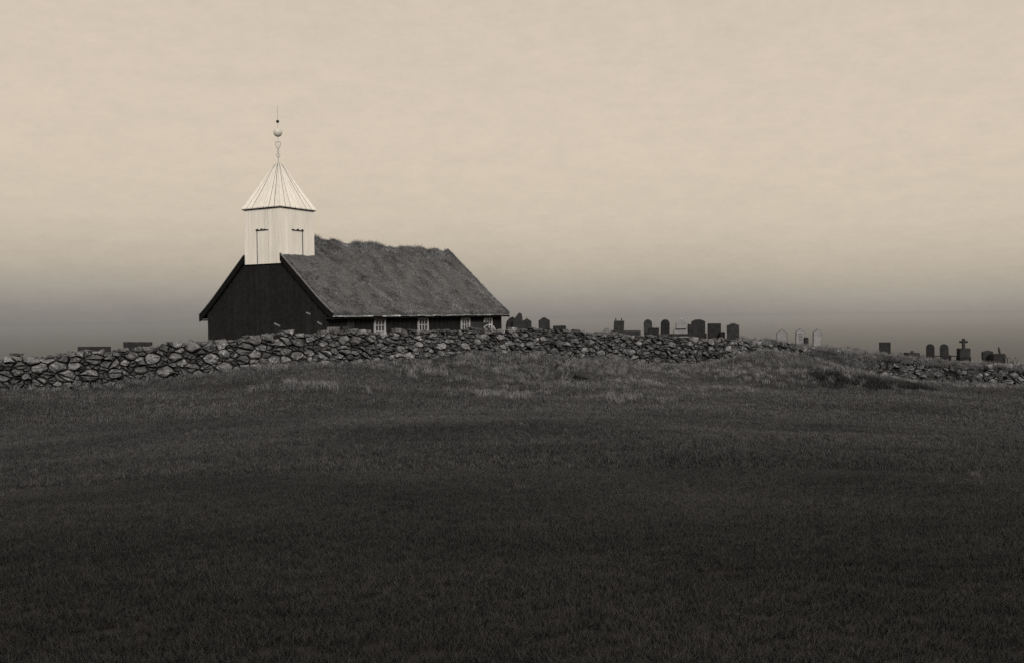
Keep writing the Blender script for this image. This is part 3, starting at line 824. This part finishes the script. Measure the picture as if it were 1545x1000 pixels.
def tomb_bar(label, x0, x1, yt, Y, hgt, thick, mat=M_GRAVE, name='grave_kerb', cat='kerb'):
    a = at(x0, yt, Y); b = at(x1, yt, Y)
    c = (a + b) / 2; w = (b - a).length; g = gz(c.x, c.y)
    o = empty(name, (c.x, c.y, min(g, c.z - hgt))); tag(o, label, cat, 'low tombs and kerbs')
    zt = c.z - o.location.z
    MB().box(-w / 2, w / 2, -thick / 2, thick / 2, zt - hgt, zt).build('kerb_bar', mat, o, bevel=0.01)
    for x in np.linspace(-w / 2 + .05, w / 2 - .05, 4):
        MB().box(x - .045, x + .045, -thick / 2 - .03, thick / 2 + .03, -0.2, zt + .02).build('kerb_post', mat, o, bevel=0.008)
    return o
tomb_bar('long dark kerb running below the row of round and arched gravestones', 988, 1066, 503.5, 54.0, 0.14, 0.12)
tomb_bar('thin dark rail linking the twin round stones and the cross', 1408, 1447, 536, 55.0, 0.06, 0.06)
def pale_peak(label, x0, x1, yt, Y, inscribed):
    o, w, top, th, g = grave(label, 'peak', x0, x1, yt, Y, 0.14, yaw=R(-12), mat=M_PALEG)
    pts = outline('peak', w, 0.0, top)[1:]
    pts = [pts[0], pts[1], pts[2], pts[3], (-w / 2, 0)]
    MB().tube([(p[0], 0.0, p[1]) for p in pts], 0.032, 6).build('shade_rim', M_IRON, o)  # dark rim paints the shaded thickness of the stone's edge
    if inscribed:
        for k in range(5):
            z = top - 0.30 - k * 0.09; l = random.uniform(0.22, 0.38) * w
            MB().box(-l, l, -0.078, -0.068, z, z + 0.028).build('carved_line', M_IRON, o)
pale_peak('pale gabled gravestone with dark rim, leftmost of three above the wall', 1173, 1187, 497.5, 56.0, False)
pale_peak('inscribed pale gabled gravestone with dark rim, middle of three above the wall', 1200.5, 1212.5, 496.5, 56.0, True)
pale_peak('pale gabled gravestone with dark rim, rightmost of three above the wall', 1226.5, 1238.5, 497, 55.0, False)
grave('square dark gravestone alone on the grassy rise at right', 'flat', 1327, 1343, 516, 55.0, 0.16)
o, w, top, th, g = grave('low fallen grave slab with a stub left of the twin round stones', 'flat', 1366, 1385, 531.5, 55.5, 0.5)
MB().box(-.06, .1, -.05, .05, top, top + .1).build('stub', M_GRAVE, o)
grave('left one of the twin round topped gravestones near the cross', 'round', 1398, 1409.3, 518.5, 55.5, 0.15)
grave('right one of the twin round topped gravestones near the cross', 'round', 1419, 1431, 518.5, 55.5, 0.15)
# cross on a block
c = at(1453.7, 525, 55.0); g = gz(c.x, c.y); px = 55.0 / FPX
o = empty('cross_grave', (c.x, c.y, g)); tag(o, 'stone cross standing on a square block in the churchyard', 'cross', 'headstones in the churchyard')
zt = c.z - g
MB().box(-8 * px, 8 * px, -.22, .22, -0.2, zt).build('block', M_GRAVE, o, bevel=0.015)
MB().box(-8.5 * px, 8.5 * px, -.25, .25, -0.2, zt - 13 * px).build('plinth', M_GRAVE, o, bevel=0.015)
MB().box(-1.9 * px, 1.9 * px, -.06, .06, zt, zt + 14.6 * px).build('cross_shaft', M_GRAVE, o, bevel=0.008)
MB().box(-5.8 * px, 5.8 * px, -.057, .057, zt + 8.0 * px, zt + 11.2 * px).build('cross_arm', M_GRAVE, o, bevel=0.008)
o, w, top, th, g = grave('low gabled stone with pale tip left of the posted tomb at right', 'lowpeak', 1482.5, 1498, 528, 54.0, 0.2)
MB().box(-.05, .07, -.05, .05, top - .03, top + .03).build('tip', M_CAP, o)
o, w, top, th, g = grave('broad low tomb block with a leaning post at far right', 'flat', 1496, 1514, 533, 53.5, 0.5, name='box_tomb', cat='tomb', group='low tombs and kerbs')
MB().tube([(.12, 0, top - .05), (.08, 0, top + .2), (.05, 0, top + .38)], [.05, .06, .03], 7).build('post', M_IRON, o)
# slabs at the left behind the wall
grave('wide flat topped grave slab just showing over the wall, left of two', 'flat', 119, 165, 522.5, 36.0, 0.14)
grave('wide flat topped grave slab showing over the wall, nearer the church', 'flat', 185, 231, 515.5, 37.0, 0.14)
# small plant and leaning stick at the right end
c = at(1530, 546, 53.0); g = gz(c.x, c.y)
o = empty('grave_plant', (c.x, c.y, g)); tag(o, 'small leafy plant with a leaning stick at far right edge', 'plant')
MB().tube([(-.32, 0, -.1), (-.36, 0, c.z - g + .15), (-.44, 0, c.z - g + .36)], [.03, .03, .018], 6).build('stick', M_IRON, o)
lv = MB()
for k in range(46):
    a = random.uniform(0, 6.28); zz = random.uniform(0.1, c.z - g + .3); rr = random.uniform(.05, .34)
    p = Vector((rr * math.cos(a), rr * math.sin(a) * .7, zz)); d = Vector((math.cos(a), math.sin(a), random.uniform(-.2, .9))) * random.uniform(.07, .13); w_ = Vector((-math.sin(a), math.cos(a), 0)) * .035
    lv.add([p - w_ * .3, p + d * .5 - w_, p + d, p + d * .5 + w_], [(0, 1, 2, 3)])
lo = lv.build('leaves', M_RUSH, o); lo['kind'] = 'stuff'
for k in range(5):
    a = k * 1.26
    MB().tube([(0, 0, -.1), (.1 * math.cos(a), .1 * math.sin(a), (c.z - g) * .6), (.22 * math.cos(a), .2 * math.sin(a), c.z - g + .15)], [.015, .012, .006], 5).build('stem', M_RUSH, o)
grave('small dark stone between two pale gabled gravestones above the wall', 'lowpeak', 1213.5, 1219, 508.5, 55.0, 0.2)
# small stones against the black gable
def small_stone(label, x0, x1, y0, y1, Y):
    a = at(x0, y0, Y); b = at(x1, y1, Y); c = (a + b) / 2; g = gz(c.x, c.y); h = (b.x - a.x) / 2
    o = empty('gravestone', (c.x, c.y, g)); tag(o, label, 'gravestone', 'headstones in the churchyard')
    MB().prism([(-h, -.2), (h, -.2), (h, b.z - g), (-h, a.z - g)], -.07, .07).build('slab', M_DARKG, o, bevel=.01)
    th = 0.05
    MB().prism([(-h * .95, a.z - g - .01), (h * .95, b.z - g - .01), (h * .95, b.z - g + th), (-h * .95, a.z - g + th)], -.06, .06).build('pale_cap', M_CAP, o)  # pale strip paints the light caught on the slab's top edge
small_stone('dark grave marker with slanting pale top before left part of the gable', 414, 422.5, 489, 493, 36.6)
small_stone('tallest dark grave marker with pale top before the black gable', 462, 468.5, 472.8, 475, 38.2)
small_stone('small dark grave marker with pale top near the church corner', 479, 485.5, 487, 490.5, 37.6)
tomb_bar('pale thin bench like slab before the church corner', 495, 512, 494.3, 37.0, 0.05, 0.4, mat=M_VERGE, name='table_tomb', cat='tomb')
grave('squat grey block stone before the dark shutter', 'flat', 519, 530, 492.5, 37.4, 0.25, mat=M_ROCK)
grave('long dark flat slab below the two right windows', 'flat', 709, 737, 486.5, 44.0, 0.18)
# half wheel grave rail
c = at(738, 498, 43.4); g = gz(c.x, c.y); px = 43.4 / FPX
o = empty('grave_rail', (c.x, c.y, g)); tag(o, 'arched pale grave rail like half a wheel below last window', 'grave rail')
zc = c.z - g
MB().tube([(9 * px * math.cos(a), 0, zc - .02 + 8.5 * px * math.sin(a)) for a in np.linspace(0, math.pi, 15)], 0.022, 7).build('arch', M_FRAME, o)
MB().tube([(-9 * px, 0, -.2), (-9 * px, 0, zc)], 0.022).build('leg', M_FRAME, o)
MB().tube([(9 * px, 0, -.2), (9 * px, 0, zc)], 0.022).build('leg', M_FRAME, o)
MB().tube([(0, 0, -.2), (0, 0, zc + 6.5 * px)], 0.018).build('spoke', M_FRAME, o)

# boulders lying in the field
def boulder(label, px, py, Y, sx, sy, sz):
    p = at(px, py, Y); g = gz(p.x, p.y)
    # slide along the ray to the ground
    d = ray(px, py); best = None
    for Yt in np.linspace(15, 48, 400):
        q = EYE + d * (Yt / d.y)
        if q.z <= gz(q.x, q.y): best = q; break
    p = best or Vector((p.x, p.y, g)); p.z = gz(p.x, p.y)
    vs, fs = hull_stone(sx, sy, sz, 26)
    o = mesh_obj('boulder', vs, fs, M_ROCK, None, (p.x, p.y, p.z + sz * .55))
    tag(o, label, 'boulder', 'dark boulders in the field')
boulder('largest dark boulder in the rough grass before the wall', 876, 573, 36, 0.30, 0.22, 0.24)
boulder('small dark boulder up the slope from the largest one', 843, 557, 39, 0.14, 0.14, 0.17)
boulder('dark flat boulder in the grass below the second window', 681, 557, 36, 0.27, 0.18, 0.16)

# ---------------------------------------------------------------- grass (instanced tufts)
tuft_cols = {}
def blade_mesh(name, n, h0, h1, rad, width, mat, bend=0.6):
    vs, fs = [], []
    for _ in range(n):
        a = random.uniform(0, 6.283); r = rad * math.sqrt(random.random())
        bx, by = r * math.cos(a), r * math.sin(a)
        h = random.uniform(h0, h1); da = random.uniform(0, 6.283); bd = h * bend * random.uniform(0.2, 1.0)
        dx, dy = math.cos(da), math.sin(da); wx, wy = -dy * width / 2, dx * width / 2
        b = len(vs)
        for t_, ws in ((0, 1.0), (0.45, 0.9), (0.8, 0.55)):
            ox, oy = bx + dx * bd * t_ * t_, by + dy * bd * t_ * t_
            z = h * t_ * (1 - 0.12 * t_ * bend) - 0.01
            vs += [(ox - wx * ws, oy - wy * ws, z), (ox + wx * ws, oy + wy * ws, z)]
        vs.append((bx + dx * bd, by + dy * bd, h * (1 - 0.15 * bend)))
        fs += [(b, b + 1, b + 3, b + 2), (b + 2, b + 3, b + 5, b + 4), (b + 4, b + 5, b + 6)]
    me = bpy.data.meshes.new(name); me.from_pydata(vs, [], fs); me.materials.append(mat)
    return bpy.data.objects.new(name, me)
def tuft_set(key, mat, k, **kw):
    c = bpy.data.collections.new(key)
    for i in range(k): c.objects.link(blade_mesh(key, mat=mat, **kw))
    return c
def scatter(name, pts, nrm, scl, coll, parent=None, local=None):
    n = len(pts)
    me = bpy.data.meshes.new(name)
    me.vertices.add(n)
    me.vertices.foreach_set('co', np.asarray(pts, np.float32).ravel())
    a = me.attributes.new('rot', 'FLOAT_VECTOR', 'POINT'); a.data.foreach_set('vector', np.asarray(nrm, np.float32).ravel())
    a = me.attributes.new('scl', 'FLOAT', 'POINT'); a.data.foreach_set('value', np.asarray(scl, np.float32))
    o = bpy.data.objects.new(name, me); COL.objects.link(o)
    if parent: o.parent = parent
    o['kind'] = 'stuff'
    ng = bpy.data.node_groups.new(name + '_nodes', 'GeometryNodeTree')
    ng.interface.new_socket('Geometry', in_out='INPUT', socket_type='NodeSocketGeometry')
    ng.interface.new_socket('Geometry', in_out='OUTPUT', socket_type='NodeSocketGeometry')
    gi = N(ng, 'NodeGroupInput'); go = N(ng, 'NodeGroupOutput')
    ci = N(ng, 'GeometryNodeCollectionInfo'); ci.inputs[0].default_value = coll
    ci.inputs['Separate Children'].default_value = True
    ci.inputs['Reset Children'].default_value = True
    ip = N(ng, 'GeometryNodeInstanceOnPoints'); ip.inputs['Pick Instance'].default_value = True
    ar = N(ng, 'GeometryNodeInputNamedAttribute', data_type='FLOAT_VECTOR'); ar.inputs['Name'].default_value = 'rot'
    as_ = N(ng, 'GeometryNodeInputNamedAttribute', data_type='FLOAT'); as_.inputs['Name'].default_value = 'scl'
    er = N(ng, 'FunctionNodeEulerToRotation')
    ri = N(ng, 'FunctionNodeRandomValue', data_type='INT')
    for s_ in ri.inputs:
        if s_.name == 'Max' and s_.type == 'INT': s_.default_value = len(coll.objects) - 1
        if s_.name == 'Min' and s_.type == 'INT': s_.default_value = 0
    K = ng.links.new
    K(gi.outputs[0], ip.inputs['Points']); K(ci.outputs[0], ip.inputs['Instance'])
    K(ar.outputs[0], er.inputs[0]); K(er.outputs[0], ip.inputs['Rotation'])
    K(as_.outputs[0], ip.inputs['Scale'])
    K([q for q in ri.outputs if q.type == 'INT'][0], ip.inputs['Instance Index'])
    K(ip.outputs[0], go.inputs[0])
    md = o.modifiers.new('tufts', 'NODES'); md.node_group = ng
    return o
def rots(n, lean=0.15):
    return np.stack([rng.normal(0, lean, n), rng.normal(0, lean, n), rng.uniform(0, 6.283, n)], 1)

c_near = tuft_set('tuft_fine', M_GRASS, 6, n=34, h0=0.022, h1=0.058, rad=0.060, width=0.0034, bend=1.0)
c_mid = tuft_set('tuft_mid', M_GRASS, 6, n=24, h0=0.03, h1=0.075, rad=0.10, width=0.008, bend=0.8)
c_far = tuft_set('tuft_far', M_GRASS, 6, n=24, h0=0.04, h1=0.10, rad=0.17, width=0.013, bend=0.8)
c_rough = tuft_set('tuft_rough', M_ROUGH, 8, n=34, h0=0.09, h1=0.26, rad=0.13, width=0.010, bend=1.0)
c_rush = tuft_set('tuft_rush', M_RUSH, 5, n=40, h0=0.12, h1=0.36, rad=0.15, width=0.014, bend=0.7)
c_roof = tuft_set('tuft_roof', M_TURFG, 8, n=26, h0=0.05, h1=0.19, rad=0.10, width=0.011, bend=1.1)

# polyline distance helper: how far in front of the wall a point lies
allx = np.r_[mP[:, 0], rP[1:, 0]]; ally = np.r_[mP[:, 1], rP[1:, 1]]
def wall_y(x): return np.interp(x, allx, ally)
def field(n, y0, y1, mx):
    y = np.sqrt(rng.uniform(y0 * y0, y1 * y1, n)); half = 0.60 * y + mx
    return rng.uniform(-1, 1, n) * half, y
def put(name, lab, n, y0, y1, coll, smin, smax, mx=2.0, cond=None, clump=None):
    x, y = field(n, y0, y1, mx)
    k = y < wall_y(x) + 0.05
    if cond is not None: k &= cond(x, y)
    x, y = x[k], y[k]
    z = np.concatenate([hfun(x[i:i + 4000], y[i:i + 4000]) for i in range(0, len(x), 4000)])
    o = scatter(name, np.stack([x, y, z], 1), rots(len(x)), rng.uniform(smin, smax, len(x)), coll)
    tag(o, lab, 'grass'); return o
put('pasture_grass', 'short fine grass of the near field', 115000, 2.2, 12, c_near, 0.6, 1.15, 4.5)
put('pasture_grass', 'short grass of the middle field', 56000, 12, 25, c_mid, 0.7, 1.4, 4.0)
put('pasture_grass', 'short grass of the field before the wall', 48000, 25, 51, c_far, 0.7, 1.4)
# rough pale grass: a band before the wall and patchy hummocks
hum = rng.uniform(0, 1, (60, 2))
def patch(x, y):
    return (np.sin(x * 1.1 + y * 0.7) + np.sin(x * 0.53 - y * 1.3 + 1) + np.sin(x * 2.3 + y * 1.9 + 2) * 0.6)
def rough_c(x, y):
    d = wall_y(x) - y
    reach = np.interp(x, [-20, -10, -6, -2, 3, 8, 13, 20, 28], [0.7, 0.9, 2.0, 4.5, 6.0, 5.5, 6.5, 4.0, 1.6])
    v = rng.uniform(0, 1, x.shape)
    return (d < reach) & (v < np.clip(1.15 - d / reach + 0.22 * patch(x, y), 0.0, 0.95))
put('rough_grass', 'longer pale grass tufts along the foot of the stone wall', 22000, 26, 51, c_rough, 0.55, 1.25, 2, rough_c)
c_tuss = tuft_set('tussock', M_ROUGH, 6, n=70, h0=0.12, h1=0.34, rad=0.20, width=0.010, bend=1.1)
def tuss_c(x, y):
    v = np.zeros_like(x)
    for (mx_, my_, ma_, mr_) in MOUNDS: v = np.maximum(v, np.exp(-(((x - mx_) / (mr_ * 1.7)) ** 2 + ((y - my_) / mr_) ** 2)))
    return rng.uniform(0, 1, x.shape) < v * 0.75
put('tussock_grass', 'pale tussocks on the mounds before the wall', 16000, 27, 48, c_tuss, 0.4, 1.0, 0, tuss_c)
def rough_sparse(x, y): return patch(x, y) > 1.35
put('rough_grass', 'scattered longer grass in the field', 5000, 10, 40, c_rough, 0.25, 0.5, 2, rough_sparse)
# grass that has grown over the tumbled right wall
n = 5200
q = rng.uniform(rs[0] + 1.0, rs[-1], n); h = rng.uniform(-0.05, 1.03, n)
bx = np.interp(q, rs, rP[:, 0]); by = np.interp(q, rs, rP[:, 1]); bz = np.interp(q, rs, rP[:, 2]); tz = np.interp(q, rs, rP[:, 3])
frac = q / rs[-1]
keep = rng.uniform(0, 1, n) < np.where(frac < 0.26, np.where(h > 0.85, 0.5, 0.03), np.where(frac < 0.45, 0.95, np.where(h > 0.78, 0.9, 0.14 + 0.13 * patch(bx * 2, bz * 5))))
pts = np.stack([bx, by + rng.uniform(-0.06, 0.10, n) + np.where(h > 0.9, rng.uniform(0, 0.6, n), 0), bz + (tz - bz) * h - 0.03], 1)[keep]
o = scatter('wall_grass', pts, np.stack([np.full(len(pts), 0.45) + rng.normal(0, .2, len(pts)), rng.normal(0, .2, len(pts)), rng.uniform(-.6, .6, len(pts))], 1), rng.uniform(0.5, 1.1, len(pts)), c_rough)
tag(o, 'long grass hanging over the tumbled wall at right', 'grass')
# dark rushes in the hollow in front of the right wall
ctr = []
for (px, py, wpx) in ((1315, 580, 30), (1350, 584, 40), (1382, 587, 26), (1265, 575, 12), (1240, 573, 8)):
    d = ray(px, py)
    for Yt in np.linspace(25, 50, 300):
        p = EYE + d * (Yt / d.y)
        if p.z <= gz(p.x, p.y): break
    ctr.append((p.x, p.y, wpx * p.y / FPX))
rp_ = []
for (x, y, w_) in ctr:
    k = int(130 * w_)
    rp_.append(np.stack([x + rng.normal(0, w_ * .45, k), y + rng.normal(0, 0.45, k)], 1))
rp_ = np.vstack(rp_)
z = hfun(rp_[:, 0], rp_[:, 1])
o = scatter('rushes', np.c_[rp_, z], rots(len(rp_), 0.2), rng.uniform(0.6, 1.1, len(rp_)), c_rush)
tag(o, 'dark rushes in the hollow before the right wall', 'rushes')
# churchyard grass behind the wall
n = 9000
x = rng.uniform(-26, 34, n); y = rng.uniform(31, 64, n)
k = (y > wall_y(x) + 0.9)
loc = np.array([(Mci @ Vector((a, b, 0)))[:2] for a, b in zip(x, y)])
k &= ~((loc[:, 0] > -0.2) & (loc[:, 0] < CL + .2) & (loc[:, 1] > 0.2) & (loc[:, 1] < CW - .2))
x, y = x[k], y[k]; z = np.concatenate([hfun(x[i:i + 4000], y[i:i + 4000]) for i in range(0, len(x), 4000)])
o = scatter('churchyard_grass', np.stack([x, y, z], 1), rots(len(x)), rng.uniform(.5, 1.1, len(x)), c_rough)
tag(o, 'grass of the churchyard around the graves', 'grass')
# turf grass on the church roof
n = 17000
x = rng.uniform(X0T + .06, X1T - .05, n); y = rng.uniform(0.0, CW, n)
k = ~((x < TV0 + TA + .03) & (np.abs(y - HW) < TH + 0.03))
k &= (y < HW + 0.9) | (rng.uniform(0, 1, n) < 0.35)
x, y = x[k], y[k]
z = np.array([ZE + prof(b) + 0.05 * tnoise(a, b) + max(0, 1 - abs(b - HW) / 0.5) * (0.10 * math.sin(a * 3.1) * math.sin(a * 1.3 + 1) - 0.10 - 0.05 * math.sin(math.pi * a / CL)) for a, b in zip(x, y)]) - 0.02
tl = np.where(y < HW, 0.40, -0.40)
cl = 0.5 + 0.5 * np.sin(x * 2.7 + 2 * np.sin(y * 1.9)) * np.sin(y * 3.1 + 1.5 * np.sin(x * 1.3))
scale = rng.uniform(0.30, 0.75, len(x)) * (0.6 + 0.9 * cl) * (1 + 0.8 * np.exp(-((y - HW) / 0.45) ** 2))
P3 = np.stack([x, y, z], 1); R3 = np.stack([tl + rng.normal(0, .25, len(x)), rng.normal(0, .25, len(x)), rng.uniform(-3.1, 3.1, len(x)) * 0.999], 1)
ne = 1500
fx = rng.uniform(X0T + .05, X1T - .03, ne); fy = rng.uniform(-0.01, 0.10, ne)
P3 = np.vstack([P3, np.stack([fx, fy, ZE + np.array([prof(b) for b in fy]) - rng.uniform(0.0, 0.12, ne)], 1)])
R3 = np.vstack([R3, np.stack([rng.normal(0.9, .3, ne), rng.normal(0, .3, ne), rng.uniform(-3.1, 3.1, ne)], 1)])
scale = np.r_[scale, rng.uniform(0.3, 0.75, ne) * (0.7 + 0.5 * np.sin(fx * 2.3) * np.sin(fx * 0.9 + 1))]
ng_ = 700
gyy = rng.uniform(0.15, HW - 0.1, ng_); fx = np.where(np.arange(ng_) < 350, CL - rng.uniform(0.0, 0.12, ng_), X0T + rng.uniform(0.02, 0.14, ng_))
kk = ~((fx < 1) & (np.abs(gyy - HW) < TH + .04)); gyy = gyy[kk]; fx = fx[kk]
P3 = np.vstack([P3, np.stack([fx, gyy, ZE + np.array([prof(b) for b in gyy]) + .02], 1)])
R3 = np.vstack([R3, np.stack([rng.normal(0.35, .3, len(fx)), np.where(fx > 1, 0.3, -0.2) + rng.normal(0, .3, len(fx)), rng.uniform(-3.1, 3.1, len(fx))], 1)])
scale = np.r_[scale, rng.uniform(0.25, 0.7, len(fx))]
o = scatter('roof_grass', P3, R3, scale, c_roof, parent=roof)
